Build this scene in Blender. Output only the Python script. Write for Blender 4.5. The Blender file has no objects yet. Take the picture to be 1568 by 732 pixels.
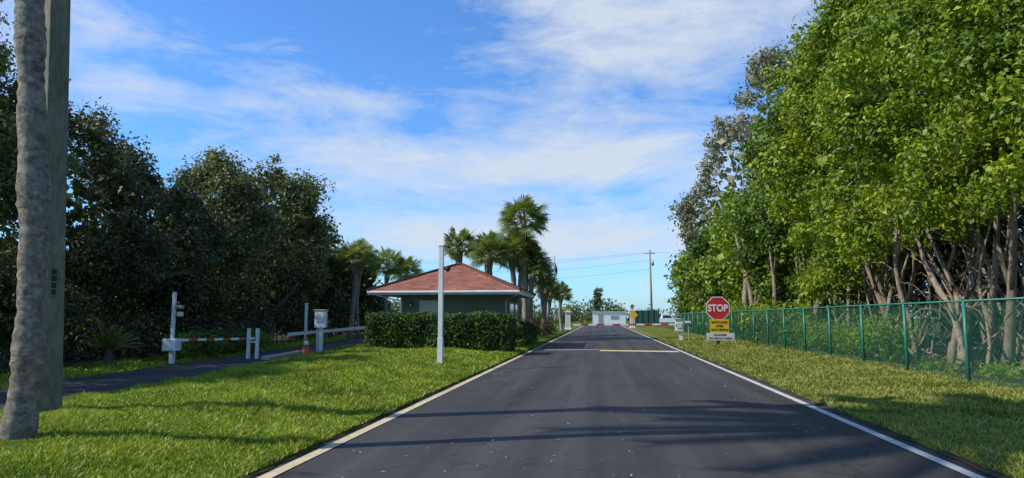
import bpy, math, numpy as np, random
from mathutils import Vector, Matrix
random.seed(7); rng=np.random.default_rng(11)
sc=bpy.context.scene
COL=sc.collection
# ---------------------------------------------------------------- materials
def mat(name):
    m=bpy.data.materials.new(name); m.use_nodes=True
    nt=m.node_tree; nt.nodes.clear()
    return m,nt
def ramp(nt,fac,stops):
    r=nt.nodes.new('ShaderNodeValToRGB'); e=r.color_ramp.elements
    while len(e)<len(stops): e.new(0.5)
    for i,(p,c) in enumerate(stops):
        e[i].position=p; e[i].color=(*c,1)
    nt.links.new(fac,r.inputs[0]); return r.outputs[0]
def noise(nt,scale,detail=4,rough=.6,vec=None,coord='Object',vscale=None):
    n=nt.nodes.new('ShaderNodeTexNoise'); n.inputs['Scale'].default_value=scale
    n.inputs['Detail'].default_value=detail; n.inputs['Roughness'].default_value=rough
    if vec is None:
        tc=nt.nodes.new('ShaderNodeTexCoord'); vec=tc.outputs[coord]
    if vscale:
        mp=nt.nodes.new('ShaderNodeMapping'); mp.inputs['Scale'].default_value=vscale
        nt.links.new(vec,mp.inputs[0]); vec=mp.outputs[0]
    nt.links.new(vec,n.inputs['Vector']); return n.outputs['Fac']
def mix(nt,f,a,b,mode='MIX'):
    m=nt.nodes.new('ShaderNodeMix'); m.data_type='RGBA'; m.blend_type=mode
    for s,v in ((m.inputs[0],f),(m.inputs[6],a),(m.inputs[7],b)):
        if isinstance(v,(int,float)): s.default_value=v
        elif isinstance(v,tuple): s.default_value=(*v,1)
        else: nt.links.new(v,s)
    return m.outputs[2]
def finish(nt,col,rough=.7,bump=None,bs=.3,bd=.02,metal=0,spec=.4):
    b=nt.nodes.new('ShaderNodeBsdfPrincipled'); o=nt.nodes.new('ShaderNodeOutputMaterial')
    if isinstance(col,tuple): b.inputs['Base Color'].default_value=(*col,1)
    else: nt.links.new(col,b.inputs['Base Color'])
    b.inputs['Roughness'].default_value=rough; b.inputs['Metallic'].default_value=metal
    b.inputs['Specular IOR Level'].default_value=spec
    if bump is not None:
        bp=nt.nodes.new('ShaderNodeBump'); bp.inputs['Strength'].default_value=bs; bp.inputs['Distance'].default_value=bd
        nt.links.new(bump,bp.inputs['Height']); nt.links.new(bp.outputs[0],b.inputs['Normal'])
    nt.links.new(b.outputs[0],o.inputs[0]); return b
def simple(name,c,rough=.5,var=.15,scale=6,metal=0,bs=.1):
    m,nt=mat(name); n=noise(nt,scale)
    d=tuple(x*(1-var*1.6) for x in c); l=tuple(min(1,x*(1+var)) for x in c)
    finish(nt,ramp(nt,n,[(.3,d),(.7,l)]),rough,n,bs,.01,metal); return m
def leafmat(name,dark,mid,light,trans=.35,cl=.6,tint=None,ri=.45):
    m,nt=mat(name)
    g=nt.nodes.new('ShaderNodeNewGeometry')
    n=noise(nt,cl,3,.6)
    a=nt.nodes.new('ShaderNodeMath'); a.operation='MULTIPLY_ADD'; a.inputs[1].default_value=ri
    nt.links.new(g.outputs['Random Per Island'],a.inputs[0])
    b=nt.nodes.new('ShaderNodeMath'); b.operation='MULTIPLY_ADD'; b.inputs[1].default_value=1.3; b.inputs[2].default_value=-.38
    nt.links.new(n,b.inputs[0]); nt.links.new(b.outputs[0],a.inputs[2])
    stops=[(.1,dark),(.5,mid),(.85,light)]
    if tint: stops.append((.97,tint))
    c=ramp(nt,a.outputs[0],stops)
    p=nt.nodes.new('ShaderNodeBsdfPrincipled'); nt.links.new(c,p.inputs['Base Color']); p.inputs['Roughness'].default_value=.5
    p.inputs['Specular IOR Level'].default_value=.3
    t=nt.nodes.new('ShaderNodeBsdfTranslucent')
    c2=mix(nt,1.0,c,(1.2,1.25,.45),'MULTIPLY'); nt.links.new(c2,t.inputs[0])
    ms=nt.nodes.new('ShaderNodeMixShader'); ms.inputs[0].default_value=trans
    nt.links.new(p.outputs[0],ms.inputs[1]); nt.links.new(t.outputs[0],ms.inputs[2])
    o=nt.nodes.new('ShaderNodeOutputMaterial'); nt.links.new(ms.outputs[0],o.inputs[0]); return m
M={}
M['leafR']=leafmat('leaf_bright',(.035,.075,.008),(.145,.225,.012),(.36,.41,.025),.27,.5)
M['leafR2']=leafmat('leaf_mid',(.032,.068,.012),(.10,.175,.018),(.24,.32,.035),.26,.45)
M['leafG']=leafmat('leaf_grey',(.10,.10,.055),(.21,.21,.12),(.33,.29,.18),.25,.5,(.38,.25,.14))
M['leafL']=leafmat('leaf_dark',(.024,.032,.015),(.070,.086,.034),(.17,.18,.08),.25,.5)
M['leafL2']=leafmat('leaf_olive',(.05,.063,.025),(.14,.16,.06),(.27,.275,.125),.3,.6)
M['leafH']=leafmat('leaf_hedge',(.018,.040,.010),(.06,.11,.020),(.15,.23,.038),.22,2.0)
M['leafRed']=leafmat('leaf_croton',(.04,.05,.015),(.09,.10,.03),(.17,.10,.05),.2,2.0,(.4,.05,.08))
M['leafP']=leafmat('palm_leaf',(.07,.10,.025),(.15,.20,.05),(.28,.31,.11),.33,1.0)
M['leafFar']=leafmat('leaf_far',(.05,.08,.035),(.10,.14,.06),(.16,.20,.09),.2,.15)
M['leafY']=leafmat('leaf_weed',(.10,.16,.02),(.22,.33,.03),(.38,.46,.055),.35,1.2)
M['blade']=leafmat('grass_blade',(.05,.10,.010),(.18,.265,.018),(.38,.43,.055),.28,.8,ri=.65)
M['bladeR']=leafmat('grass_blade_dry',(.085,.115,.018),(.20,.24,.035),(.36,.36,.09),.28,.8,(.42,.35,.16),ri=.65)
M['dead']=leafmat('fallen_leaf',(.12,.09,.05),(.3,.26,.18),(.5,.47,.38),.1,1)
def grassmat(name,a,b,c):
    m,nt=mat(name); n1=noise(nt,.35,5,.6); n2=noise(nt,28,6,.75); n3=noise(nt,3.0,5,.7)
    c1=ramp(nt,n1,[(.3,a),(.5,b),(.72,c)]); c2=ramp(nt,n2,[(.3,(.30,.30,.30)),(.7,(1.25,1.25,1.2))])
    c1=mix(nt,1.0,c1,ramp(nt,n3,[(.3,(.6,.63,.6)),(.7,(1.2,1.15,1.1))]),'MULTIPLY')
    finish(nt,mix(nt,1.0,c1,c2,'MULTIPLY'),.9,n2,.8,.05,spec=.1); return m
M['grass']=grassmat('grass_turf',(.08,.13,.010),(.13,.195,.015),(.18,.245,.025))
M['grassR']=grassmat('grass_dry_turf',(.17,.165,.04),(.165,.205,.028),(.23,.25,.055))
m,nt=mat('soil_litter'); n=noise(nt,3,8,.75); n2=noise(nt,.4,3)
finish(nt,mix(nt,1.0,ramp(nt,n,[(.3,(.02,.016,.01)),(.55,(.06,.045,.028)),(.75,(.13,.10,.06))]),ramp(nt,n2,[(.3,(.6,.6,.6)),(.7,(1,1.2,.8))]),'MULTIPLY'),.95,n,.6,.05); M['litter']=m
m,nt=mat('asphalt_sealed')
n1=noise(nt,.5,5,.6,vscale=(1,.25,1)); n2=noise(nt,120,3,.8); n4=noise(nt,1.3,6,.7); n5=noise(nt,.9,3,.5,vscale=(2.2,.05,1))
base=ramp(nt,n1,[(.3,(.040,.038,.035)),(.7,(.062,.059,.054))])
g=ramp(nt,n2,[(.35,(.5,.5,.5)),(.65,(1.5,1.5,1.5))])
c=mix(nt,1.0,base,g,'MULTIPLY')
c=mix(nt,1.0,c,ramp(nt,n5,[(.35,(.75,.75,.75)),(.65,(1.3,1.3,1.3))]),'MULTIPLY')
vt=nt.nodes.new('ShaderNodeTexVoronoi'); vt.inputs['Scale'].default_value=1.7
tc=nt.nodes.new('ShaderNodeTexCoord'); nt.links.new(tc.outputs['Object'],vt.inputs['Vector'])
sp=ramp(nt,vt.outputs['Distance'],[(.025,(1,1,1)),(.04,(0,0,0))])
c=mix(nt,sp,c,(.22,.22,.21))
vc=nt.nodes.new('ShaderNodeTexVoronoi'); vc.feature='DISTANCE_TO_EDGE'; vc.inputs['Scale'].default_value=.22
nd=nt.nodes.new('ShaderNodeTexNoise'); nd.inputs['Scale'].default_value=1.1; nd.inputs['Detail'].default_value=6
nt.links.new(tc.outputs['Object'],nd.inputs['Vector'])
va=nt.nodes.new('ShaderNodeVectorMath'); va.operation='MULTIPLY_ADD'; va.inputs[1].default_value=(2.2,2.2,0); nt.links.new(nd.outputs['Color'],va.inputs[0]); nt.links.new(tc.outputs['Object'],va.inputs[2])
nt.links.new(va.outputs[0],vc.inputs['Vector'])
c=mix(nt,ramp(nt,vc.outputs['Distance'],[(.002,(.75,.75,.75)),(.005,(0,0,0))]),c,(.012,.012,.012))
c=mix(nt,ramp(nt,n4,[(.55,(0,0,0)),(.75,(.4,.4,.4))]),c,(.10,.097,.09))
finish(nt,c,.72,n2,.45,.006,spec=.18); M['asphalt']=m
def paint(name,col,under=(.05,.05,.05),th=.36):
    m,nt=mat(name); n=noise(nt,9,8,.75); n2=noise(nt,1.2,3)
    c=mix(nt,ramp(nt,n,[(th-.06,(1,1,1)),(th+.03,(0,0,0))]),ramp(nt,n2,[(.3,tuple(x*.8 for x in col)),(.7,col)]),under)
    finish(nt,c,.7,n,.1,.003); return m
M['lineL']=paint('paint_cream',(.60,.50,.30),th=.40); M['lineR']=paint('paint_white',(.58,.57,.52),th=.40); M['lineY']=paint('paint_yellowish',(.66,.52,.26),th=.34)
M['white']=simple('white_paint',(.74,.75,.75),.45,.06,3)
M['offwhite']=simple('offwhite',(.6,.6,.57),.6,.08,3)
M['red']=simple('red_paint',(.52,.022,.028),.4,.08,3)
M['redworn']=simple('red_faded_tape',(.50,.07,.05),.5,.2,3)
M['yellow']=simple('yellow_paint',(.72,.44,.015),.45,.06,3)
M['black']=simple('black_paint',(.015,.015,.015),.5,.1)
M['orange']=simple('orange_plastic',(.5,.09,.02),.5,.1)
M['wall']=simple('grey_green_stucco',(.19,.22,.205),.85,.08,1.5)
M['glass']=simple('dark_glass',(.02,.025,.03),.08,.1)
M['fence']=simple('green_vinyl',(.02,.17,.12),.4,.15,8)
M['fencew']=simple('green_vinyl_wire',(.03,.17,.11),.4,.15,8)
M['wood']=simple('brown_wood',(.17,.10,.06),.8,.25,9)
M['greenwall']=simple('green_wall',(.03,.09,.07),.8,.15,1)
M['metal']=simple('grey_metal',(.35,.36,.37),.4,.1,5,.4)
M['tyre']=simple('rubber',(.015,.015,.015),.9,.1)
M['curb']=simple('curb_concrete',(.42,.39,.30),.9,.15,6)
M['flagblue']=simple('flag_cloth',(.16,.05,.08),.8,.2,5)
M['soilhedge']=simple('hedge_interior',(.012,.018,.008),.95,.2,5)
m,nt=mat('palm_bark'); n=noise(nt,9,8,.75,vscale=(1,1,1.6)); n2=noise(nt,22,5,.7,vscale=(1,1,.35)); n3=noise(nt,2.2,4)
c=ramp(nt,n,[(.32,(.07,.058,.047)),(.46,(.23,.20,.16)),(.6,(.37,.33,.27)),(.72,(.52,.49,.44))])
c=mix(nt,.6,c,ramp(nt,n2,[(.35,(.35,.33,.3)),(.6,(1.1,1.05,1))]),'MULTIPLY')
c=mix(nt,ramp(nt,n3,[(.5,(0,0,0)),(.7,(.35,.35,.35))]),c,(.18,.16,.11))
finish(nt,c,.9,n,1.0,.04); M['bark']=m
m,nt=mat('pole_concrete'); n=noise(nt,14,8,.7,vscale=(1,1,.3)); n3=noise(nt,1.2,4)
c=mix(nt,1.0,ramp(nt,n,[(.3,(.12,.115,.08)),(.7,(.27,.26,.20))]),ramp(nt,n3,[(.3,(.6,.65,.55)),(.7,(1,1,1))]),'MULTIPLY')
finish(nt,c,.9,n,.4,.01); M['pole']=m
def bark(name,d,l):
    m,nt=mat(name); n=noise(nt,7,7,.7,vscale=(1,1,.4))
    finish(nt,ramp(nt,n,[(.3,d),(.7,l)]),.9,n,.8,.03); return m
M['barkPale']=bark('pale_bark',(.12,.09,.062),(.38,.305,.225)); M['barkDark']=bark('dark_bark',(.045,.038,.03),(.15,.125,.10)); M['barkP']=bark('palm_stem',(.14,.125,.10),(.40,.35,.29))
m,nt=mat('terracotta_shingles')
tc=nt.nodes.new('ShaderNodeTexCoord'); br=nt.nodes.new('ShaderNodeTexBrick')
nt.links.new(tc.outputs['UV'],br.inputs['Vector'])
br.inputs['Scale'].default_value=1; br.inputs['Brick Width'].default_value=.34; br.inputs['Row Height'].default_value=.16; br.inputs['Mortar Size'].default_value=.014
br.inputs['Color1'].default_value=(.25,.085,.052,1); br.inputs['Color2'].default_value=(.39,.155,.10,1); br.inputs['Mortar'].default_value=(.11,.045,.03,1)
n=noise(nt,2.0,5); c=mix(nt,1.0,br.outputs[0],ramp(nt,n,[(.3,(.7,.7,.7)),(.7,(1.1,1.1,1.1))]),'MULTIPLY')
finish(nt,c,.9,br.outputs['Fac'],-.3,.01); M['roof']=m

# ---------------------------------------------------------------- mesh helpers
def empty(name,loc=(0,0,0)):
    o=bpy.data.objects.new(name,None); o.location=loc; o.empty_display_size=.2; COL.objects.link(o); return o
def link(o,parent=None):
    COL.objects.link(o)
    if parent is not None: o.parent=parent; o.matrix_parent_inverse=Matrix.Translation(parent.location).inverted()
    return o
def npmesh(name,V,k,mats,parent=None,midx=None):
    n=len(V)//k; me=bpy.data.meshes.new(name)
    me.vertices.add(n*k); me.vertices.foreach_set('co',np.ascontiguousarray(V,dtype=np.float32).ravel())
    me.loops.add(n*k); me.loops.foreach_set('vertex_index',np.arange(n*k,dtype=np.int32))
    me.polygons.add(n); me.polygons.foreach_set('loop_start',np.arange(0,n*k,k,dtype=np.int32))
    for q in mats: me.materials.append(q)
    if midx is not None: me.polygons.foreach_set('material_index',midx.astype(np.int32))
    me.update(calc_edges=True)
    return link(bpy.data.objects.new(name,me),parent)
class MB:
    def __init__(s): s.v=[];s.f=[];s.m=[];s.mats=[]
    def mi(s,mt):
        if mt not in s.mats: s.mats.append(mt)
        return s.mats.index(mt)
    def add(s,vs,fs,mt):
        b=len(s.v); s.v+= [tuple(p) for p in vs]; i=s.mi(mt)
        for f in fs: s.f.append(tuple(b+a for a in f)); s.m.append(i)
    def box(s,c,d,mt,rz=0,rx=0,ry=0):
        R=Matrix.Rotation(rz,3,'Z')@Matrix.Rotation(ry,3,'Y')@Matrix.Rotation(rx,3,'X')
        vs=[Vector(c)+R@Vector((a*d[0]/2,b*d[1]/2,e*d[2]/2)) for a in(-1,1) for b in(-1,1) for e in(-1,1)]
        s.add(vs,[(0,1,3,2),(4,6,7,5),(0,4,5,1),(2,3,7,6),(0,2,6,4),(1,5,7,3)],mt)
    def tube(s,pts,rad,mt,n=8,cap=True,jit=0,square=False):
        pts=[Vector(p) for p in pts]; vs=[]
        for i,p in enumerate(pts):
            t=(pts[min(i+1,len(pts)-1)]-pts[max(i-1,0)]).normalized()
            a=t.orthogonal() if abs(t.z)<.9 else t.cross(Vector((0,1,0)))
            a.normalize(); b=t.cross(a).normalized()
            r=rad[i] if hasattr(rad,'__len__') else rad
            for k in range(n):
                an=2*math.pi*(k+.5)/n; rr=r*(1+(random.uniform(-jit,jit) if jit else 0))
                vs.append(p+(a*math.cos(an)+b*math.sin(an))*rr)
        fs=[(i*n+k,i*n+(k+1)%n,(i+1)*n+(k+1)%n,(i+1)*n+k) for i in range(len(pts)-1) for k in range(n)]
        if cap: fs+=[tuple(range(n))[::-1],tuple((len(pts)-1)*n+k for k in range(n))]
        s.add(vs,fs,mt)
    def build(s,name,parent=None,smooth=False,bevel=0):
        me=bpy.data.meshes.new(name); me.from_pydata(s.v,[],s.f)
        for q in s.mats: me.materials.append(q)
        me.polygons.foreach_set('material_index',s.m)
        if smooth: me.polygons.foreach_set('use_smooth',[True]*len(s.f))
        me.update(); o=bpy.data.objects.new(name,me); link(o,parent)
        if bevel:
            b=o.modifiers.new('bevel','BEVEL'); b.width=bevel; b.segments=2; b.limit_method='ANGLE'
        return o
def part(name,parent,fn,smooth=False,bevel=0):
    b=MB(); fn(b); return b.build(name,parent,smooth,bevel)
def unit(v): return v/np.maximum(np.linalg.norm(v,axis=1,keepdims=True),1e-6)
def leafverts(P,Nr,S,asp=.55):
    n=len(P); t=unit(np.cross(Nr,rng.normal(size=(n,3)))); b=np.cross(Nr,t)
    S=S[:,None]; V=np.empty((n,4,3))
    dr=-np.abs(rng.normal(size=(n,1)))*S*.12*np.array([[0,0,1]])
    V[:,0]=P-t*S*.5+dr; V[:,1]=P-b*S*asp*.5+t*S*.06; V[:,2]=P+t*S*.5+dr; V[:,3]=P+b*S*asp*.5+t*S*.06
    return V.reshape(-1,3)
def lobe_leaves(lobes,leaf,cov,zs=.8,maxn=6000):
    A=[]
    for (x,y,z,r) in lobes:
        n=int(min(maxn,cov*2*math.pi*r*r/(leaf*leaf*.275)))+8
        d=unit(rng.normal(size=(n,3)))
        ph=rng.uniform(0,6,3)
        lump=1+.25*np.sin(d[:,0]*5+ph[0])+.22*np.sin(d[:,1]*7+ph[1])+.2*np.sin(d[:,2]*8+ph[2])
        rad=r*lump*(1.08-.62*rng.random(n)**1.5)
        P=np.array([x,y,z])+d*rad[:,None]*np.array([1,1,zs])
        Nr=unit(d*.9+rng.normal(size=(n,3))*.6+np.array([0,0,.35]))
        A.append(leafverts(P,Nr,leaf*rng.uniform(.55,1.4,n)))
    V=np.concatenate(A); 
    q=V.reshape(-1,4,3); q=q[q[:,:,2].min(axis=1)>0.02]; return q.reshape(-1,3)
def envelope_lobes(c,e,n,lr,shell=.7,side=0):
    L=[]; boughs=[]
    nb=max(6,n//8)
    for i in range(nb):
        d=Vector((random.gauss(0,1),random.gauss(0,1),random.gauss(0,1))).normalized()
        boughs.append((d,random.uniform(.76,1.02)))
    while len(L)<n:
        bd,bs=random.choice(boughs)
        d=(bd+Vector((random.gauss(0,.26),random.gauss(0,.26),random.gauss(0,.26)))) if random.random()<.74 else Vector((random.gauss(0,1),random.gauss(0,1),random.gauss(0,1)))
        d.normalize(); s=(bs if random.random()<.8 else random.uniform(shell,1))*random.uniform(.85,1.05)
        if side and d.x*side>.4 and random.random()<.85: continue
        k=random.random(); r=lr[0]+(lr[1]-lr[0])*k*k
        L.append((c[0]+d.x*e[0]*s,c[1]+d.y*e[1]*s,max(.3,c[2]+d.z*e[2]*s),r))
    return L
def core(c,e,n,size):
    d=unit(rng.normal(size=(n,3)))*(rng.random((n,1))**.4)*.80
    P=np.array(c)+d*np.array(e); P[:,2]=np.maximum(P[:,2],.3)
    return leafverts(P,unit(rng.normal(size=(n,3))),np.full(n,size),.8)
def tree(name,x,y,ztop,zbot,rx,ry,nl,lr,leaf,cov,mt,bk,tr=.22,stems=1,ncore=1500,spread=1.5,side=0,extra=None,stemtop=None):
    p=empty(name,(x,y,0)); cz=(ztop+zbot)/2; e=(rx-lr[0]*.6,ry-lr[0]*.6,(ztop-zbot)/2-lr[0]*.5)
    L=envelope_lobes((x,y,cz),e,nl,lr,.62,side)
    if extra: L+=extra
    V=lobe_leaves(L,leaf,cov)
    if ncore: V=np.concatenate([V,core((x,y,cz),e,ncore,leaf*2.4)])
    npmesh('foliage',V,4,[mt],p)
    b=MB()
    for s in range(stems):
        a=random.uniform(0,6.28); bx=x+(random.uniform(-1,.1)*rx*.6 if stems>1 else 0); by=y+(random.uniform(-1,1)*ry*.7 if stems>1 else 0)
        k=1 if stems>1 else .35
        top=Vector((bx+(random.uniform(-spread,spread))*k+.6,by+random.uniform(-spread,spread)*k*1.3,stemtop or zbot+(cz-zbot)*random.uniform(.3,.9)))
        pts=[];rr=[]; r0=tr*random.uniform(.7,1.2); B=Vector((bx,by,-.05)); o1=random.uniform(-.35,.35);o2=random.uniform(-.35,.35)
        for i in range(9):
            t=i/8; q=B.lerp(top,t); q.x+=math.sin(t*5+a)*o1*t; q.y+=math.cos(t*4+a)*o2*t; pts.append(q); rr.append(r0*(1-.6*t)*(1+.5*max(0,.15-t)/.15))
        b.tube(pts,rr,bk,8)
        for j in range(4 if stems>1 else 8):
            i0=random.randint(2 if stems>1 else 4,7); q=pts[i0]; tg=L[random.randrange(len(L))]; T=Vector(tg[:3])
            if stems>1 and (T-q).length>3: T=q+(T-q).normalized()*3
            mid=q.lerp(T,.5)+Vector((random.uniform(-.4,.4),random.uniform(-.4,.4),random.uniform(0,.5)))
            b.tube([q,q.lerp(mid,.55),mid,T],[rr[i0]*.6,rr[i0]*.5,rr[i0]*.38,rr[i0]*.12],bk,6)
    b.build('trunk',p,True)
    return p

# ---------------------------------------------------------------- ground & roads
def sheet(name,rows,mt,z=None):
    V=[p for r in rows for p in r]; w=len(rows[0])
    F=[(i*w+j,i*w+j+1,(i+1)*w+j+1,(i+1)*w+j) for i in range(len(rows)-1) for j in range(w-1)]
    me=bpy.data.meshes.new(name); me.from_pydata(V,[],F); me.materials.append(mt); me.polygons.foreach_set('use_smooth',[True]*len(F)); me.update()
    return link(bpy.data.objects.new(name,me))
sheet('ground',[[(x,y,-.03) for x in(-900,-60,-20,0,20,60,900)] for y in (-60,0,40,100,300,1200)],M['grass'])
ey=[-15,9.7,12.9,20,27,34,45,60,80]; ex=[-7.6,-8.9,-9.1,-10.0,-10.9,-11.8,-13.6,-16.5,-22]
def xn(y): return float(np.interp(y,ey,ex))
XL,XR=-3.13,3.52
sheet('road',[[(XL-.25,y,0),(0,y,.03),(XR+.1,y,0)] for y in [-15,0]+list(range(5,126,5))],M['asphalt'])
sheet('cross_street',[[(x,y,.004) for x in(-200,200)] for y in(125,137)],M['asphalt'])
sheet('exit_road',[[(xn(y)-2.75,y,0),(xn(y)+.3,y,.0)] for y in np.arange(-15,80,2.5)],M['asphalt'])
def rz(x): return .03*(1-abs(x)/3.4)
def strip(name,x0,x1,ys,mt,dz=.008): return sheet(name,[[(x0,y,rz(x0)+dz),(x1,y,rz(x1)+dz)] for y in ys],mt)
strip('road_edge_line',-3.0,-2.87,range(-10,123,7),M['lineL'])
strip('road_edge_line',3.19,3.31,range(-10,123,7),M['lineR'])
strip('stop_line',-.1,3.1,(29.3,30.3),M['lineY'])
strip('stop_line',-2.8,-.14,(30.3,30.6),M['lineR'])
def jag(y,s): return .035*math.sin(y*2.9+s)+.03*math.sin(y*6.1+s*2)+.02*math.sin(y*13+s)
sheet('road_edge_soil',[[(XL-.1,y,.012),(XL+.06+jag(y,1)*.6,y,.012)] for y in np.arange(-10,90,.2)],M['litter'])
sheet('road_edge_soil',[[(XR-.09+jag(y,3)*.7,y,.012),(XR+.12,y,.012)] for y in np.arange(-10,110,.2)],M['litter'])
def H(x,y):
    xl=xn(y)+.1; s=min(x-xl,XL-x); s=max(0,min(1,s/2.2)); return .045+.15*s*s*(3-2*s)
ys=list(np.concatenate([np.arange(-14,4,1.0),np.arange(4,30,.25),np.arange(30,78,1.5)])); rows=[]
for y in ys:
    a=xn(y)+.1; r=[(a,y,-.02)]
    for k in range(25):
        x=a+(XL-a)*k/24; w=jag(y,0) if k==24 else 0; r.append((x+w,y,H(x,y)))
    r.append((XL+.01+jag(y,0),y,-.02)); rows.append(r)
sheet('lawn_median',rows,M['grass'])
def HR(x,y): s=max(0,min(1,(x-XR)/3.5)); return .04+.10*s
rows=[]
for y in list(np.arange(-14,4,1.5))+list(np.arange(4,30,.25))+list(np.arange(30,125,1.5)):
    w=jag(y,5); rows.append([(XR+w,y,-.02)]+[(XR+w*(k==0)+k*.5,y,HR(XR+k*.5,y)) for k in range(9)])
sheet('lawn_verge',rows,M['grassR'])
sheet('leaf_litter_ground',[[(x,y,.145) for x in(7.5,12,20,40)] for y in(-10,40,100)],M['litter'])
sheet('leaf_litter_ground',[[(xn(y)-2.75-2.6+.3*math.sin(y),y,.02),(xn(y)-12,y,.05),(-60,y,.05)] for y in np.arange(-10,76,1.5)],M['litter'])
def blades(name,n,xr,yr,hf,mt,hh,p=1.0,seed=3):
    u=rng.random(n); y0,y1=yr; Y=y0*(y1/y0)**u
    X=np.empty(n); Z=np.empty(n); r=rng.random(n)
    for i in range(n):
        a,b=xr(Y[i]); X[i]=a+(b-a)*r[i]; Z[i]=hf(X[i],Y[i])
    cl=.75+.35*np.sin(X*2.3+np.sin(Y*1.7))*np.sin(Y*2.1+1)+.2*np.sin(X*7+Y*5)
    h=hh*(.5+rng.random(n))*(1+Y/22)*cl; w=.0065*(1+Y/7)
    an=rng.uniform(0,6.28,n); dx=np.cos(an);dy=np.sin(an)
    V=np.empty((n,3,3)); B=np.stack([X,Y,Z-.01],1); side=np.stack([dx,dy,0*dx],1)*w[:,None]
    ln=rng.normal(size=(n,2))*.7*h[:,None]
    V[:,0]=B-side;V[:,1]=B+side;V[:,2]=B+np.stack([ln[:,0],ln[:,1],h],1)
    return npmesh(name,V.reshape(-1,3),3,[mt])
blades('lawn_grass',210000,lambda y:(xn(y)+.1,XL+.04),(4.5,34),H,M['blade'],.048)
blades('lawn_grass',100000,lambda y:(XR-.03,7.6),(6,45),HR,M['bladeR'],.045)
blades('lawn_grass',26000,lambda y:(xn(y)-5.2,xn(y)-2.75),(9,45),lambda x,y:-.03,M['blade'],.06)
n=420; P=np.stack([rng.uniform(-2.8,3.3,n),rng.uniform(5,34,n),np.full(n,.04)],1)
npmesh('fallen_leaves',leafverts(P,unit(rng.normal(size=(n,3))*.15+np.array([0,0,1])),rng.uniform(.025,.06,n)),4,[M['dead']])

# ---------------------------------------------------------------- palms
def fan_crown(b,c,R,nf,mt,low=-.6):
    c=Vector(c)
    for i in range(nf):
        az=i*2.39996+random.uniform(-.3,.3); s=low+(1-low)*((i+.5)/nf)*.98; el=math.asin(max(-1,min(1,s)))
        d=Vector((math.cos(az)*math.cos(el),math.sin(az)*math.cos(el),math.sin(el)))
        pl=R*random.uniform(.42,.62); tip=c+d*pl; tip.z-=R*.04
        b.tube([c,tip],[.03*R/1.7,.018*R/1.7],mt,3,False)
        side=d.cross(Vector((0,0,1)));side=side.normalized() if side.length>.05 else Vector((1,0,0))
        side=(side+Vector((0,0,random.uniform(-.9,.9)))).normalized()
        L=R*random.uniform(.38,.52)
        for k in range(21):
            a=math.radians(-125+250*k/20); q=(d*math.cos(a)+side*math.sin(a)); l=L*(.85+.15*math.cos(a))*random.uniform(.85,1.1)
            w=q.cross(d.cross(side)).normalized()*R*.022
            m1=tip+q*l*.6; m1.z-=l*.03; e=tip+q*l; e.z-=l*(.10+.2*random.random())
            b.add([tip,m1-w,e,m1+w],[(0,1,2,3)],mt)
def sabal(name,x,y,z,R,nf=40,tr=.17,boots=True):
    p=empty(name,(x,y,0)); b=MB(); fan_crown(b,(x,y,z),R,nf,M['leafP']); b.build('crown',p)
    b=MB(); k=14; ph=random.uniform(0,6); b.tube([(x+.1*math.sin(i*.4+ph)-.1*math.sin(14*.4+ph),y,-.05+(z-.1)*i/k) for i in range(k+1)],[tr*(1.2 if i==0 else 1)+(.06 if (i>k-3 and boots) else 0) for i in range(k+1)],M['barkP'],10,True,.06); b.build('trunk',p,True)
    return p
for a in [(-4.95,45,7.75,2.0),(-5.4,47,6.3,1.6),(-9.3,46,6.15,1.6),(-6.7,42,5.3,1.6),(-5.6,44,5.5,1.5),(-7.4,47,6.0,1.6),(-8.0,50,6.3,1.5),(-4.5,47,5.1,1.5),(-5.6,52,5.9,1.5),(-4.4,52,4.4,1.4),(-4.2,55,3.9,1.35),(-3.9,70,3.8,1.4),(-4.5,62,3.6,1.35),(-17.5,62,5.6,1.9)]:
    sabal('sabal_palm',*a)
p=empty('palm_tree',(-5.84,6.63,0)); b=MB(); pts=[];rr=[]
ctrl_z=[0,.3,.65,2.2,4.8,8,10.5]; ctrl_x=[-5.90,-5.86,-5.83,-5.86,-6.14,-6.35,-6.45]
for i in range(211):
    z=-.05+10.5*i/210; x=float(np.interp(z,ctrl_z,ctrl_x)); pts.append((x,6.63,z+.08))
    base=.132+.09*math.exp(-max(z,0)/.12)+.010*math.sin(z*3)+.008*math.sin(z*7.7); rr.append(base+(.008 if (i%3==0) else 0)+random.uniform(-.004,.004))
b.tube(pts,rr,M['bark'],28,True,.035); b.build('trunk',p,True)
def feather(b,c,n,R,nl,mt,el0=-.5,el1=1.2,droop=1.1,ll=.5):
    for i in range(n):
        az=i*2.4; el=el0+(el1-el0)*(i/n); pts=[]
        for k in range(9):
            t=k/8; r=R*t; pts.append(c+Vector((math.cos(az)*math.cos(el)*r,math.sin(az)*math.cos(el)*r,math.sin(el)*r-droop*t*t)))
        b.tube(pts,[.03*(1-.7*k/8) for k in range(9)],mt,4,False)
        for k in range(nl):
            t=.15+.85*k/nl; j=min(7,int(t*8)); q=pts[j].lerp(pts[j+1],t*8-j); d=(pts[j+1]-pts[j]).normalized(); s=d.cross(Vector((0,0,1))).normalized()
            for sg in(-1,1):
                e=q+(s*sg+d*.5).normalized()*ll*(1.1-t*.6); e.z-=.3*ll; b.add([q-d*.035,e,q+d*.035],[(0,1,2)],mt)
b=MB(); feather(b,Vector((-6.45,6.63,10.5)),46,3.2,56,M['leafP'],ll=.7); b.build('crown',p)
p=empty('utility_pole',(-7.17,8.54,0)); b=MB()
vs=[];PR=math.radians(-20)
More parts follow.
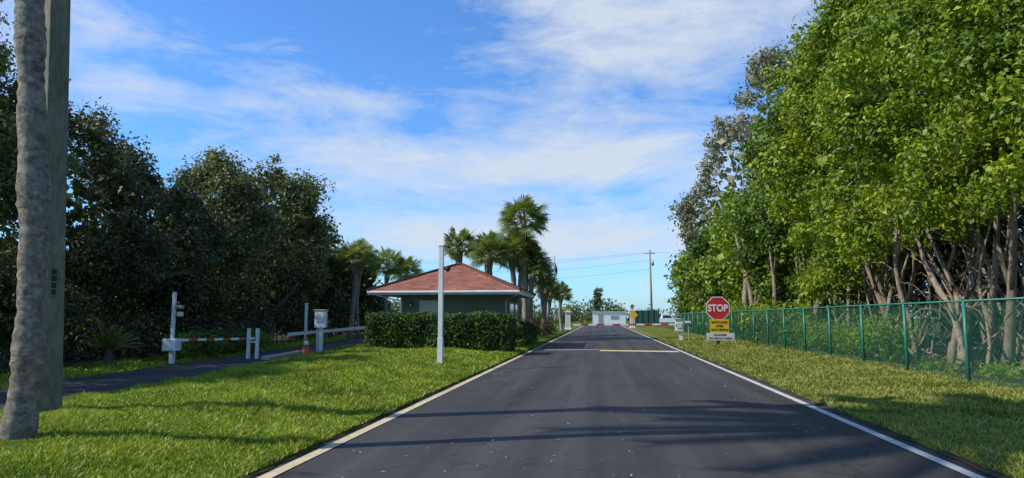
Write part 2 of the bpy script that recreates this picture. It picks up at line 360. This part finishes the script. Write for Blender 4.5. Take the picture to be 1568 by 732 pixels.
for z,x,w in((-.1,-7.22,.31),(5.8,-7.50,.27),(12,-7.8,.23)):
    for a,c2 in((-1,-1),(1,-1),(1,1),(-1,1)):
        R=Matrix.Rotation(PR,2); q=R@Vector((a*w/2,c2*w/2)); vs.append((x+q.x,8.54+q.y,z))
fs=[(i*4+k,i*4+(k+1)%4,(i+1)*4+(k+1)%4,(i+1)*4+k) for i in range(2) for k in range(4)]+[(8,9,10,11)]
b.add(vs,fs,M['pole']); b.build('shaft',p,False,.012)
part('tag',p,lambda b:[b.box((-7.32+.143*math.cos(PR)+.012,8.54+.143*math.sin(PR),2.0-i*.09),(.02,.06,.07),M['black'],PR) for i in range(5)])

# ---------------------------------------------------------------- street furniture
def text(s,size,loc,mt,parent,sx=1,bold=0):
    cu=bpy.data.curves.new('t','FONT'); cu.body=s; cu.size=size; cu.align_x='CENTER'; cu.align_y='CENTER'; cu.offset=bold; cu.extrude=.002
    o=bpy.data.objects.new('t',cu); COL.objects.link(o); bpy.context.view_layer.update()
    me=bpy.data.meshes.new_from_object(o.evaluated_get(bpy.context.evaluated_depsgraph_get())); bpy.data.objects.remove(o)
    me.materials.clear(); me.materials.append(mt); me.transform(Matrix.Diagonal((sx,1,1,1)))
    q=bpy.data.objects.new('lettering',me); q.matrix_world=Matrix.Translation(loc)@Matrix.Rotation(math.pi/2,4,'X'); COL.objects.link(q)
    q.parent=parent; q.matrix_parent_inverse=Matrix.Translation(parent.location).inverted(); return q
p=empty('security_camera_post',(-4.34,18.9,0))
part('post',p,lambda b:(b.box((-4.34,18.9,1.72),(.12,.12,3.24),M['white']),b.box((-4.34,18.9,.45),(.14,.14,.8),M['white']),b.box((-4.34,18.9,3.36),(.14,.14,.03),M['white'])),False,.006)
part('camera',p,lambda b:(b.tube([(-4.34,18.98,2.72),(-4.2,19.1,2.72)],.02,M['black'],8),b.tube([(-4.2,19.1,2.78),(-4.2,19.1,2.72),(-4.2,19.1,2.66)],[.07,.075,.03],M['black'],12)),True)
SX,SY=5.33,33.7
p=empty('stop_sign',(SX,SY,0))
def octa(b,r,y,t,mt,cz):
    vs=[(SX+r*math.cos(math.pi/8+k*math.pi/4),y,cz+r*math.sin(math.pi/8+k*math.pi/4)) for k in range(8)]
    vs+=[(a,y+t,c) for a,_,c in vs]; b.add(vs,[tuple(range(8)),tuple(range(15,7,-1))]+[(k,k+8,(k+1)%8+8,(k+1)%8) for k in range(8)],mt)
part('post',p,lambda b:b.box((SX,SY+.08,1.1),(.1,.1,2.3),M['wood']))
part('octagon_panel',p,lambda b:(octa(b,.575,SY,.01,M['white'],1.82),octa(b,.535,SY-.004,.003,M['red'],1.82)))
text('STOP',.44,(SX,SY-.012,1.815),M['white'],p,.86,.012)
part('yellow_panel',p,lambda b:(b.box((SX+.05,SY,1.0),(.86,.012,.62),M['yellow'])))
for i,s in enumerate(('GATE CLOSES','AFTER','EACH VEHICLE')): text(s,.13,(SX+.05,SY-.012,1.17-.17*i),M['black'],p,.9,.003)
part('white_panel',p,lambda b:(b.box((SX+.08,SY-.02,.52),(1.25,.012,.34),M['offwhite'])))
for i,s in enumerate(('BE ADVISED','YOU ARE ON CAMERA')): text(s,.115,(SX+.08,SY-.03,.59-.15*i),M['black'],p,.9,.002)
def arm(b,A,B,r=.045,seg=9,c1='white',c2='redworn',frac=(0,1)):
    A=Vector(A);B=Vector(B); d=(B-A).normalized(); ang=math.atan2(d.y,d.x)
    for i in range(seg):
        t0=i/seg;t1=(i+1)/seg; m_=A.lerp(B,(t0+t1)/2); b.box(m_,((B-A).length/seg,.04,r*2),M[c1 if i%2==0 else c2],ang,0,-math.asin(d.z))
p=empty('barrier_gate',(-12.97,20.2,0))
part('post',p,lambda b:(b.box((-12.97,20.2,1.07),(.09,.09,2.2),M['white'])),False,.006)
part('gate_box',p,lambda b:(b.box((-12.85,20.0,.58),(.42,.34,.36),M['white']),b.box((-12.95,20.2,.2),(.14,.14,.4),M['white'])),False,.02)
part('boom_arm',p,lambda b:arm(b,(-12.6,20.0,.72),(-11.2,21.9,.72),.035,9))
part('arm_rest',p,lambda b:(b.box((-11.45,22,.55),(.09,.09,.98),M['white']),b.box((-11.2,22.1,.55),(.09,.09,.98),M['white']),b.box((-11.32,22.05,.6),(.16,.04,.05),M['white'])))
part('camera',p,lambda b:(b.box((-12.78,20.2,1.72),(.22,.1,.1),M['metal']),b.box((-12.76,20.2,1.5),(.16,.1,.13),M['offwhite']),b.tube([(-12.9,20.2,1.85),(-12.8,20.2,1.85)],.02,M['metal'],6)))
p=empty('barrier_gate',(-9.5,30,0))
part('boom_arm',p,lambda b:arm(b,(-9.7,29.9,1.0),(-12.1,26.3,.74),.06,1,'offwhite','offwhite'))
part('gate_box',p,lambda b:(b.box((-9.4,30.1,.55),(.4,.35,1.1),M['white']),b.box((-9.4,30.1,1.13),(.44,.4,.06),M['metal'])),False,.01)
p=empty('barrier_gate',(4.37,40.2,0))
part('boom_arm',p,lambda b:arm(b,(4.1,40,1.02),(-1.6,40,.98),.05,13))
part('gate_box',p,lambda b:(b.box((4.25,40.2,.95),(.42,.36,.62),M['white']),b.box((4.25,40.2,1.29),(.5,.44,.06),M['metal']),b.box((4.35,40.2,.35),(.18,.18,.7),M['white']),b.box((4.25,40.0,.95),(.25,.02,.3),M['offwhite'])),False,.015)
part('keypad',p,lambda b:(b.tube([(4.75,40,0),(4.75,40,1.1)],.04,M['metal']),b.box((4.7,39.95,1.15),(.3,.2,.12),M['white'])))
p=empty('call_box',(-10.97,26.8,0))
part('post',p,lambda b:(b.box((-10.97,26.85,.55),(.13,.13,1.1),M['white']),b.box((-11.12,26.85,.55),(.06,.06,1.1),M['offwhite'])))
part('cabinet',p,lambda b:(b.box((-10.97,26.8,1.33),(.44,.22,.66),M['white']),b.box((-10.97,26.68,1.4),(.3,.02,.36),M['offwhite']),b.box((-10.97,26.8,1.68),(.5,.28,.05),M['metal'])),False,.015)
p=empty('traffic_cone',(-11.3,26.2,0))
part('cone',p,lambda b:(b.tube([(-11.3,26.2,.02),(-11.3,26.2,.05),(-11.3,26.2,.06),(-11.3,26.2,.75)],[.22,.22,.16,.03],M['orange'],14),b.tube([(-11.3,26.2,.35),(-11.3,26.2,.5)],[.112,.085],M['white'],14)),True)
p=empty('marker_post',(-13.4,31,0)); part('post',p,lambda b:(b.box((-13.4,31,1.0),(.1,.1,2.05),M['white']),b.box((-13.4,31,2.03),(.13,.13,.04),M['white'])))
part('gate_island_kerb',None,lambda b:b.box((-11.35,24.6,.06),(.28,4.6,.12),M['curb'],math.radians(8)),False,.02)

# ---------------------------------------------------------------- guard house
G=empty('guard_house',(-7,34.5,0))
x0,x1,y0,y1=-10.45,-3.62,31,38; wx0,wx1,wy0,wy1=-9.35,-4.3,32.4,36.6; ze=2.5
part('walls',G,lambda b:(b.box(((wx0+wx1)/2,(wy0+wy1)/2,1.3),(wx1-wx0,wy1-wy0,2.4),M['wall']),b.box(((wx0+wx1)/2,(wy0+wy1)/2,.12),(wx1-wx0+.1,wy1-wy0+.1,.3),M['curb'])))
part('fascia',G,lambda b:(b.box(((x0+x1)/2,y0,ze),(x1-x0+.1,.08,.16),M['white']),b.box(((x0+x1)/2,y1,ze),(x1-x0+.1,.08,.16),M['white']),
   b.box((x0,(y0+y1)/2,ze),(.08,y1-y0-.09,.16),M['white']),b.box((x1,(y0+y1)/2,ze),(.08,y1-y0-.09,.16),M['white']),
   b.tube([(x0-.06,y0-.08,ze+.03),(x1+.06,y0-.08,ze+.03)],.06,M['white'],8)))
part('soffit',G,lambda b:b.box(((x0+x1)/2,(y0+y1)/2,ze-.04),(x1-x0-.1,y1-y0-.1,.03),M['offwhite']))
pk0=Vector((-7.15,34.5,4.0)); pk1=Vector((-6.85,34.5,4.0)); zr=ze+.09
me=bpy.data.meshes.new('roof'); 
vs=[(x0-.08,y0-.1,zr),(x1+.08,y0-.1,zr),(x1+.08,y1+.1,zr),(x0-.08,y1+.1,zr),tuple(pk0),tuple(pk1)]
me.from_pydata(vs,[],[(0,1,5,4),(1,2,5),(2,3,4,5),(3,0,4)]); me.materials.append(M['roof'])
uv=me.uv_layers.new(name='UVMap')
for poly in me.polygons:
    for li in poly.loop_indices:
        v=Vector(vs[me.loops[li].vertex_index]); h=(v.z-zr)*2.55
        uv.data[li].uv=((v.x if abs(poly.normal.y)>abs(poly.normal.x) else v.y),h)
link(bpy.data.objects.new('roof',me),G)
def hips(b):
    for a,e in((0,4),(1,5),(2,5),(3,4)):
        b.tube([Vector(vs[a])+Vector((0,0,.02)),Vector(vs[e])+Vector((0,0,.03))],.07,M['roof'],6)
    b.tube([pk0+Vector((0,0,.03)),pk1+Vector((0,0,.03))],.08,M['roof'],6)
part('hip_caps',G,hips)
part('door',G,lambda b:(b.box((-8.0,wy0-.02,1.15),(.95,.06,2.1),M['offwhite']),b.box((-8.0,wy0-.055,1.15),(.8,.02,1.98),M['white'])))
part('windows',G,lambda b:(b.box((wx1+.01,33.6,1.6),(.06,1.4,1.0),M['white']),b.box((wx1+.045,33.6,1.6),(.02,1.25,.85),M['glass']),b.box((wx1+.01,35.4,1.6),(.06,1.0,1.0),M['white']),b.box((wx1+.045,35.4,1.6),(.02,.86,.85),M['glass'])))
part('downspouts',G,lambda b:(b.tube([(x0+.35,y0+.03,2.4),(wx0+.05,wy0-.07,2.15),(wx0+.05,wy0-.07,.1)],.04,M['white'],6),b.tube([(x1-.1,y0+.05,2.4),(wx1-.06,wy0-.07,2.15),(wx1-.06,wy0-.07,.1)],.04,M['white'],6)))
part('wall_lamp',G,lambda b:(b.box((-8.85,wy0-.08,1.98),(.14,.14,.2),M['black']),b.box((-8.85,wy0-.16,1.96),(.08,.03,.12),M['white'])))
# ---------------------------------------------------------------- hedges / shrubs
def hedge(name,c,h,leaf,n,mt,r=.3,seed=0):
    p=empty(name,(c[0],c[1],0)); h=np.array(h); ar=np.array([h[1]*h[2],h[0]*h[2],h[0]*h[1]]); ax=rng.choice(3,n,p=ar/ar.sum())
    q=rng.uniform(-1,1,(n,3))*h; sg=np.where(rng.random(n)<.5,-1,1); q[np.arange(n),ax]=sg*h[ax]
    cl=np.clip(q,-(h-r),h-r); d=unit(q-cl)
    bump=.05*np.sin(q[:,0]*3.1+seed)*np.sin(q[:,2]*4+1)+.03*np.sin(q[:,0]*7+q[:,1]*5)
    P=cl+d*(r+bump+rng.normal(size=n)*.04)[:,None]+np.array(c)
    k=P[:,2]>.05; P=P[k]; d=d[k]
    V=leafverts(P,unit(d*.5+rng.normal(size=(len(P),3))*.8+np.array([0,0,.3])),leaf*rng.uniform(.6,1.4,len(P)),.6)
    npmesh('leaves',V,4,[mt],p)
    b=MB(); b.box(c,tuple(2*(h-.16)),M['soilhedge']); o=b.build('inner_mass',p); bv=o.modifiers.new('b','BEVEL'); bv.width=.2; bv.segments=3
hedge('hedge',(-6.15,27.0,.77),(2.74,1.0,.72),.08,42000,M['leafH'],.2)
hedge('hedge',(-3.95,32.0,.55),(.45,2.6,.55),.09,12000,M['leafH'],.25,seed=2)
def shrub(name,L,leaf,cov,mt):
    p=empty(name,(L[0][0],L[0][1],0)); npmesh('leaves',lobe_leaves(L,leaf,cov),4,[mt],p)
    b=MB()
    for l in L: b.tube([(l[0],l[1],-.02),(l[0]+.05,l[1],l[2])],[.03,.01],M['barkDark'],5)
    b.build('stems',p); return p
shrub('croton_shrub',[(-4.1+random.uniform(-.2,.2),36+i*.8,.7+random.uniform(-.1,.15),.55) for i in range(6)],.12,1.6,M['leafRed'])
shrub('green_shrub',[(-3.7+random.uniform(-.1,.1),29.5+i*.8,.32,.38) for i in range(9)],.1,1.6,M['leafR2'])
shrub('croton_shrub',[(-5+random.uniform(-.7,.7),50+i*1.5,.6,.8) for i in range(9)],.2,1.6,M['leafRed'])
shrub('green_shrub',[(-6.5+random.uniform(-1,1),44+i*1.5,.6,1) for i in range(14)],.2,1.6,M['leafR2'])
shrub('green_shrub',[(-14.0+random.uniform(-.4,.4),22+i*.7,.35+random.uniform(0,.2),.5) for i in range(9)],.1,1.6,M['leafR2'])
shrub('weedy_shrub',[(8.0+random.uniform(-.3,.5),20.5+i*.4+random.uniform(-.2,.2),.5+random.uniform(-.1,.5),random.uniform(.35,.65)) for i in range(22)],.1,1.1,M['leafY'])
shrub('weedy_shrub',[(8.2+random.uniform(-.3,.8),31+i*1.1,.7+random.uniform(-.1,.9),random.uniform(.6,1.1)) for i in range(34)],.2,1.2,M['leafR'])
shrub('weedy_shrub',[(8.0+random.uniform(-.3,.8),11+i*.4,.2,.27) for i in range(20)],.07,.7,M['leafY'])
p=empty('sago_palm',(-14.3,19.2,0)); b=MB(); feather(b,Vector((-14.3,19.2,.45)),30,1.0,26,M['leafP'],.35,1.45,.25,.13)
b.tube([(-14.3,19.2,0),(-14.3,19.2,.5)],[.14,.1],M['barkDark'],8); b.build('fronds',p)

# ---------------------------------------------------------------- fence
p=empty('chain_link_fence',(7.1,35,0)); FX=7.1
def fposts(b):
    y=6.6
    while y<66:
        b.tube([(FX,y,0),(FX,y,1.74)],.035,M['fence'],8); b.tube([(FX,y,1.74),(FX,y,1.78)],[.042,.02],M['fence'],8); y+=2.8
    b.tube([(FX,6.6,1.72),(FX,65.4,1.72)],.024,M['fence'],6)
    b.tube([(FX,6.6,.16),(FX,65.4,.16)],.006,M['fence'],4)
part('posts_and_rail',p,fposts,True)
def fmesh(b):
    y=5.2
    while y<64:
        for d in(1,-1):
            A=(FX+.03,y if d>0 else y+1.55,.14); B=(FX+.03,y+1.55 if d>0 else y,1.7); b.tube([A,B],.0034 if y<40 else .0055,M['fencew'],3,False)
        y+=.085 if y<40 else .13
part('wire_mesh',p,fmesh)

# ---------------------------------------------------------------- trees right
R=M['leafR'];R2=M['leafR2']
def hang(y0,y1,n,z0,z1,r=(.3,.65),x=(7.8,9.2)): return [(random.uniform(*x),random.uniform(y0,y1),random.uniform(z0,z1),random.uniform(*r)) for _ in range(n)]
tree('ficus_tree',11.2,17,12.3,3.9,3.7,3.6,135,(.3,1.0),.145,1.05,R,M['barkPale'],.13,3,700,side=1,extra=hang(13,20,26,3.7,6.0),stemtop=5.2)
tree('ficus_tree',11.2,22.3,13.3,3.7,3.9,3.6,140,(.3,1.05),.16,1.05,R,M['barkPale'],.13,4,700,side=1,extra=hang(19,25,28,3.4,5.8),stemtop=5.2)
tree('ficus_tree',11.3,28,15,2.7,4.0,3.6,150,(.35,1.1),.185,1.05,R,M['barkPale'],.13,5,800,side=1,extra=hang(25,31,24,2.4,4.8),stemtop=4.6)
tree('ficus_tree',11.5,34,15.5,1.4,4.2,4.2,145,(.4,1.2),.215,1.05,R,M['barkPale'],.15,4,1000,side=1,stemtop=4.5)
tree('ficus_tree',11.3,42,13.5,.8,4.0,4.8,130,(.45,1.3),.255,1.05,R2,M['barkPale'],.2,3,1200,side=1)
tree('eucalyptus_tree',10.9,44,18,8,3.6,3.6,60,(.4,1.0),.24,.6,M['leafG'],M['barkPale'],.2,2,150)
tree('ficus_tree',11.2,52,11.5,.8,4.0,5,100,(.6,1.5),.31,1.1,R,M['barkPale'],.2,2,1300,side=1)
tree('eucalyptus_tree',10.4,56,17.5,7,3.4,3.6,55,(.45,1.1),.29,.6,M['leafG'],M['barkPale'],.2,2,150)
tree('ficus_tree',11.4,63,10.5,.8,3.9,5,80,(.7,1.6),.36,1.1,R2,M['barkPale'],.2,1,1200,side=1)
tree('eucalyptus_tree',10.8,70,15,6,3.6,3.6,45,(.5,1.2),.36,.65,M['leafG'],M['barkPale'],.25,1,150)
tree('ficus_tree',12.0,76,9.5,1.5,4.6,5,50,(.8,1.7),.42,1.2,R,M['barkPale'],.2,1,1200)
tree('ficus_tree',12.8,88,8.5,1.5,4.6,5,40,(.9,1.8),.45,1.2,R2,M['barkPale'],.2,1,1200)
L=[(14.3+random.uniform(-1,1.6),9+i*.62+random.uniform(-.5,.5),random.uniform(.8,7.2),random.uniform(1.2,2.0)) for i in range(90)]
shrub('understorey_thicket',L,.3,1.3,M['leafL'])
b=MB()
for i in range(46):
    y=random.uniform(13.5,28); x=random.uniform(8.6,11.2); A=Vector((x,y,.05)); ln=random.choice((-1,1))*random.uniform(.25,1)
    B=A+Vector((random.uniform(-.6,1.2),ln*3.6,random.uniform(2.6,5.0))); r=random.choice((.03,.04,.05,.06,.09,.13))
    pts=[];rr=[]
    for k in range(10):
        t=k/9; q=A.lerp(B,t); q.z-=.9*math.sin(t*math.pi)*abs(ln); q.x+=.15*math.sin(t*7+i); q.y+=.25*math.sin(t*6+2*i); pts.append(q); rr.append(r*(1-.55*t))
    b.tube(pts,rr,M['barkPale'],7)
    for j in range(5):
        k=random.randint(2,8); q=pts[k]; e=q+Vector((random.uniform(-.7,.7),random.uniform(-1.6,1.6),random.uniform(.1,1.3))); b.tube([q,q.lerp(e,.5)+Vector((.1,.1,.15)),e],[rr[k]*.5,rr[k]*.35,.008],M['barkPale'],5)
b.build('banyan_aerial_trunks',None,True)

# ---------------------------------------------------------------- trees left
Ld,Lo=M['leafL'],M['leafL2']
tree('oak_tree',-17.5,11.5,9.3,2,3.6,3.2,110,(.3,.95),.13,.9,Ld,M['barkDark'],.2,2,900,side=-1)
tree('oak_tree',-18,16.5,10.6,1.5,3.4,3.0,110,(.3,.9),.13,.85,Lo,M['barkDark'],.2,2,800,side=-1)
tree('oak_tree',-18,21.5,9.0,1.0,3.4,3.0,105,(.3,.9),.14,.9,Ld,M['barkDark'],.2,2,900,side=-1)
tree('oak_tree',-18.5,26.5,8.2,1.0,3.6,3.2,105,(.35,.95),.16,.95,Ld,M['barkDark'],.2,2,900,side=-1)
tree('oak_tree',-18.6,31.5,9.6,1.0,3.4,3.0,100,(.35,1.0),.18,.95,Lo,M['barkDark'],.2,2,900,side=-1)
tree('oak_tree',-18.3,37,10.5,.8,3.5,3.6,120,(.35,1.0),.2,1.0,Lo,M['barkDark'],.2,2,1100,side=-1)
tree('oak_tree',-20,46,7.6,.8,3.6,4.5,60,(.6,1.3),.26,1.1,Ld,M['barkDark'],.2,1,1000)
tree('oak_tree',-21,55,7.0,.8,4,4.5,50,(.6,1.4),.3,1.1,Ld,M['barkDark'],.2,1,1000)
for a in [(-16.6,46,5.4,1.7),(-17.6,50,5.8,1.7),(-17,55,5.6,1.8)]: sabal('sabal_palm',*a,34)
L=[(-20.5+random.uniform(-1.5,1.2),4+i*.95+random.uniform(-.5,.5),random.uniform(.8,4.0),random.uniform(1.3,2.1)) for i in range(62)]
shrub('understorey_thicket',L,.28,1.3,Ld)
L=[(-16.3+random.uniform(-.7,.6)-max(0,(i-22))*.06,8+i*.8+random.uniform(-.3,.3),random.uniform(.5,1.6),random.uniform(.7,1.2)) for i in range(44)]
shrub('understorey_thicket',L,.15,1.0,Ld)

# ---------------------------------------------------------------- distance
L=[(x+random.uniform(-3,3),175+random.uniform(-10,15),random.uniform(1,4.2),random.uniform(2.5,4)) for x in range(-170,190,4)]
shrub('distant_treeline',L,.8,1.2,M['leafFar'])
L=[(x+random.uniform(-1,1),150+random.uniform(-3,3),random.uniform(1,3),random.uniform(1.5,2.6)) for x in range(-24,0,3)]
shrub('distant_treeline',L,.6,1.2,M['leafFar'])
tree('norfolk_pine_tree',-1,168,9.5,2,1.3,1.3,14,(.5,.9),.4,1,M['leafFar'],M['barkDark'],.2,1,100)
p=empty('white_building',(1.5,145,0))
part('walls',p,lambda b:(b.box((1.5,147,1.2),(6.6,6,2.4),M['white']),b.box((1.5,147,2.48),(7.0,6.4,.16),M['offwhite']),b.box((-.2,143.97,1.0),(.9,.05,2.0),M['metal']),b.box((2.6,143.97,1.4),(1.6,.05,.7),M['metal'])))
p=empty('green_wall',(6.1,105,0))
part('panels',p,lambda b:(b.box((6.2,105,1.2),(4.2,.2,2.4),M['greenwall']),[b.box((4.2+i*.8,104.86,1.25),(.1,.08,2.5),M['greenwall']) for i in range(6)]))
def pillar(x,y,h):
    p=empty('entrance_pillar',(x,y,0))
    part('column',p,lambda b:(b.box((x,y,h*.35),(.6,.6,h*.7),M['offwhite']),b.box((x,y,h*.72),(.8,.8,h*.05),M['white']),b.box((x,y,.1),(.8,.8,.2),M['white'])),False,.02)
    part('lantern',p,lambda b:(b.box((x,y,h*.82),(.36,.36,h*.14),M['yellow']),b.tube([(x,y,h*.89),(x,y,h*.95),(x,y,h)],[.4,.2,.03],M['greenwall'],8)))
pillar(-3.75,80,2.8); pillar(3.9,92,3.1)
p=empty('warning_sign',(3.85,88,0)); part('panel',p,lambda b:(b.box((3.85,88,1.7),(.8,.03,.8),M['yellow'],0,0,math.pi/4),b.box((3.85,88.05,.8),(.08,.08,1.6),M['metal'])))
TX,TY=12.2,138
p=empty('pickup_truck',(TX,TY,0))
def prof(b,pts,w,mt,y=TY):
    n=len(pts); vs=[(TX+a,y-w/2,c) for a,c in pts]+[(TX+a,y+w/2,c) for a,c in pts]
    b.add(vs,[tuple(range(n)),tuple(range(2*n-1,n-1,-1))]+[(k,(k+1)%n,(k+1)%n+n,k+n) for k in range(n)],mt)
part('body',p,lambda b:prof(b,[(-2.8,.55),(2.75,.55),(2.8,.9),(2.7,1.15),(1.35,1.25),(.65,1.85),(-.75,1.88),(-.95,1.25),(-2.8,1.25)],1.9,M['white']),False,.04)
part('windows',p,lambda b:prof(b,[(-.7,1.3),(1.15,1.3),(.6,1.78),(-.65,1.8)],1.93,M['glass']))
part('wheels',p,lambda b:[(b.tube([(TX+a,TY+s*.98,.4),(TX+a,TY+s*.7,.4)],.4,M['tyre'],16),b.tube([(TX+a,TY+s*.99,.4),(TX+a,TY+s*.9,.4)],.2,M['metal'],10)) for a in(-1.8,1.85) for s in(-1,1)])
p=empty('utility_pole',(7.6,110,0))
part('shaft',p,lambda b:(b.tube([(7.6,110,0),(7.5,110,11.8)],[.2,.13],M['barkP'],8),b.box((7.5,110,11.2),(1.6,.12,.12),M['wood']),b.tube([(7.9,110,9.3),(7.9,110,10.1)],.2,M['metal'],10)),True)
p=empty('utility_pole',(-34,118,0))
part('shaft',p,lambda b:(b.tube([(-34,118,0),(-34,118,11.8)],[.2,.13],M['barkP'],8),b.box((-34,118,11.2),(2.0,.12,.12),M['wood'])),True)
def wires(b):
    for A,B,s in(((6.8,110,11.4),(-35,118,11.4),1.0),((8.2,110,11.4),(-33,118,10.9),1.1),((7.5,110,10.2),(-34,118,10.0),1.3),((7.5,110,8.8),(-34,118,8.4),1.2),((8.2,110,11.4),(60,120,11.4),1)):
        A=Vector(A);B=Vector(B); b.tube([A.lerp(B,t/16)-Vector((0,0,s*4*(t/16)*(1-t/16))) for t in range(17)],.012,M['black'],4)
part('power_lines',None,wires)
p=empty('flag_pole',(-4.9,75,0))
def flag(b):
    vs=[];
    for i in range(9):
        for j in range(7):
            t=i/8; vs.append((-4.87+.25*t+.04*math.sin(j*1.2),75+.08*math.sin(t*8+j*.5),7.2-j*.18-.5*t*t-.1*t))
    b.add(vs,[(i*7+j,i*7+j+1,(i+1)*7+j+1,(i+1)*7+j) for i in range(8) for j in range(6)],M['flagblue'])
part('pole',p,lambda b:b.tube([(-4.9,75,0),(-4.9,75,8)],[.07,.035],M['metal'],8)); part('flag',p,flag)

# ---------------------------------------------------------------- light, sky, camera
el=math.radians(42); dx,dy=.955,.30
d=Vector((dx*math.cos(el),dy*math.cos(el),-math.sin(el)))
s=bpy.data.lights.new('sun','SUN'); s.energy=5; s.angle=math.radians(.5); s.color=(1,.93,.80)
so=bpy.data.objects.new('sun',s); so.rotation_euler=d.to_track_quat('-Z','Y').to_euler(); COL.objects.link(so)
w=bpy.data.worlds.new('World'); sc.world=w; w.use_nodes=True; nt=w.node_tree; nt.nodes.clear()
sky=nt.nodes.new('ShaderNodeTexSky'); sky.sky_type='NISHITA'; sky.sun_disc=False; sky.sun_elevation=el; sky.sun_rotation=math.atan2(-dx,-dy); sky.air_density=1.0; sky.dust_density=.5; sky.ozone_density=1.6
tc=nt.nodes.new('ShaderNodeTexCoord')
mp=nt.nodes.new('ShaderNodeMapping'); mp.inputs['Rotation'].default_value=(0,math.radians(-9),0); mp.inputs['Scale'].default_value=(1.0,1.0,3.4); nt.links.new(tc.outputs['Generated'],mp.inputs[0])
def wn(scale,det,ro,dist,loc=(0,0,0)):
    m2=nt.nodes.new('ShaderNodeMapping'); m2.inputs['Location'].default_value=loc; nt.links.new(mp.outputs[0],m2.inputs[0])
    n=nt.nodes.new('ShaderNodeTexNoise'); n.inputs['Scale'].default_value=scale;n.inputs['Detail'].default_value=det;n.inputs['Roughness'].default_value=ro;n.inputs['Distortion'].default_value=dist
    nt.links.new(m2.outputs[0],n.inputs['Vector']); return n.outputs['Fac']
n1=wn(3.2,10,.66,.5,(.3,0,.1)); n2=wn(9,8,.68,.5,(2,1,0))
def mth(op,a,b=None,c=None,clamp=False):
    q=nt.nodes.new('ShaderNodeMath'); q.operation=op; q.use_clamp=clamp
    for i,v in enumerate((a,b,c)):
        if v is None: continue
        if isinstance(v,(int,float)): q.inputs[i].default_value=v
        else: nt.links.new(v,q.inputs[i])
    return q.outputs[0]
def blob(dv,sx,sz,amp):
    a=nt.nodes.new('ShaderNodeVectorMath'); a.operation='SUBTRACT'; nt.links.new(tc.outputs['Generated'],a.inputs[0]); a.inputs[1].default_value=dv
    b_=nt.nodes.new('ShaderNodeVectorMath'); b_.operation='MULTIPLY'; nt.links.new(a.outputs[0],b_.inputs[0]); b_.inputs[1].default_value=(1/sx,1/sx,1/sz)
    l=nt.nodes.new('ShaderNodeVectorMath'); l.operation='LENGTH'; nt.links.new(b_.outputs[0],l.inputs[0])
    t=mth('SUBTRACT',1.0,l.outputs['Value'],clamp=True); return mth('MULTIPLY',t,amp)
tot=None
for dv,sx,sz,am in [(Vector((-.16,.96,.205)),.46,.065,.38),(Vector((.04,.95,.235)),.24,.07,.30),(Vector((.05,.89,.40)),.34,.14,.40),(Vector((-.10,.98,.11)),.5,.05,.34),(Vector((-.45,.85,.28)),.26,.04,.33),(Vector((.1,.96,.10)),.25,.07,.22),(Vector((-.66,.66,.32)),.24,.12,.36),(Vector((-.5,-.8,.4)),.9,.4,.25),(Vector((.9,-.2,.4)),.8,.4,.25)]:
    q=blob(dv.normalized(),sx,sz,am); tot=q if tot is None else mth('ADD',tot,q)
v=mth('ADD',mth('MULTIPLY_ADD',n2,.46,mth('SUBTRACT',n1,.22)),tot)
mask=ramp(nt,v,[(.51,(0,0,0)),(.67,(.42,.42,.42)),(.88,(.92,.92,.92))])
skc=mix(nt,1.0,sky.outputs[0],(.58,1.0,1.50),'MULTIPLY')
col=mix(nt,mask,skc,(4.6,5.15,5.9))
bg=nt.nodes.new('ShaderNodeBackground'); bg.inputs['Strength'].default_value=.145; nt.links.new(col,bg.inputs[0])
o=nt.nodes.new('ShaderNodeOutputWorld'); nt.links.new(bg.outputs[0],o.inputs[0])
cam=bpy.data.cameras.new('camera'); cam.sensor_width=36; cam.lens=1080/1568*36; cam.clip_end=3000; cam.clip_start=.05
co=bpy.data.objects.new('camera',cam); co.location=(0,0,1.4); co.rotation_euler=(math.radians(96.34),0,math.radians(7.2)); COL.objects.link(co); sc.camera=co
sc.view_settings.view_transform='Standard'; sc.view_settings.look='None'; sc.view_settings.exposure=0
print('polys',sum(len(o.data.polygons) for o in sc.objects if o.type=='MESH'))
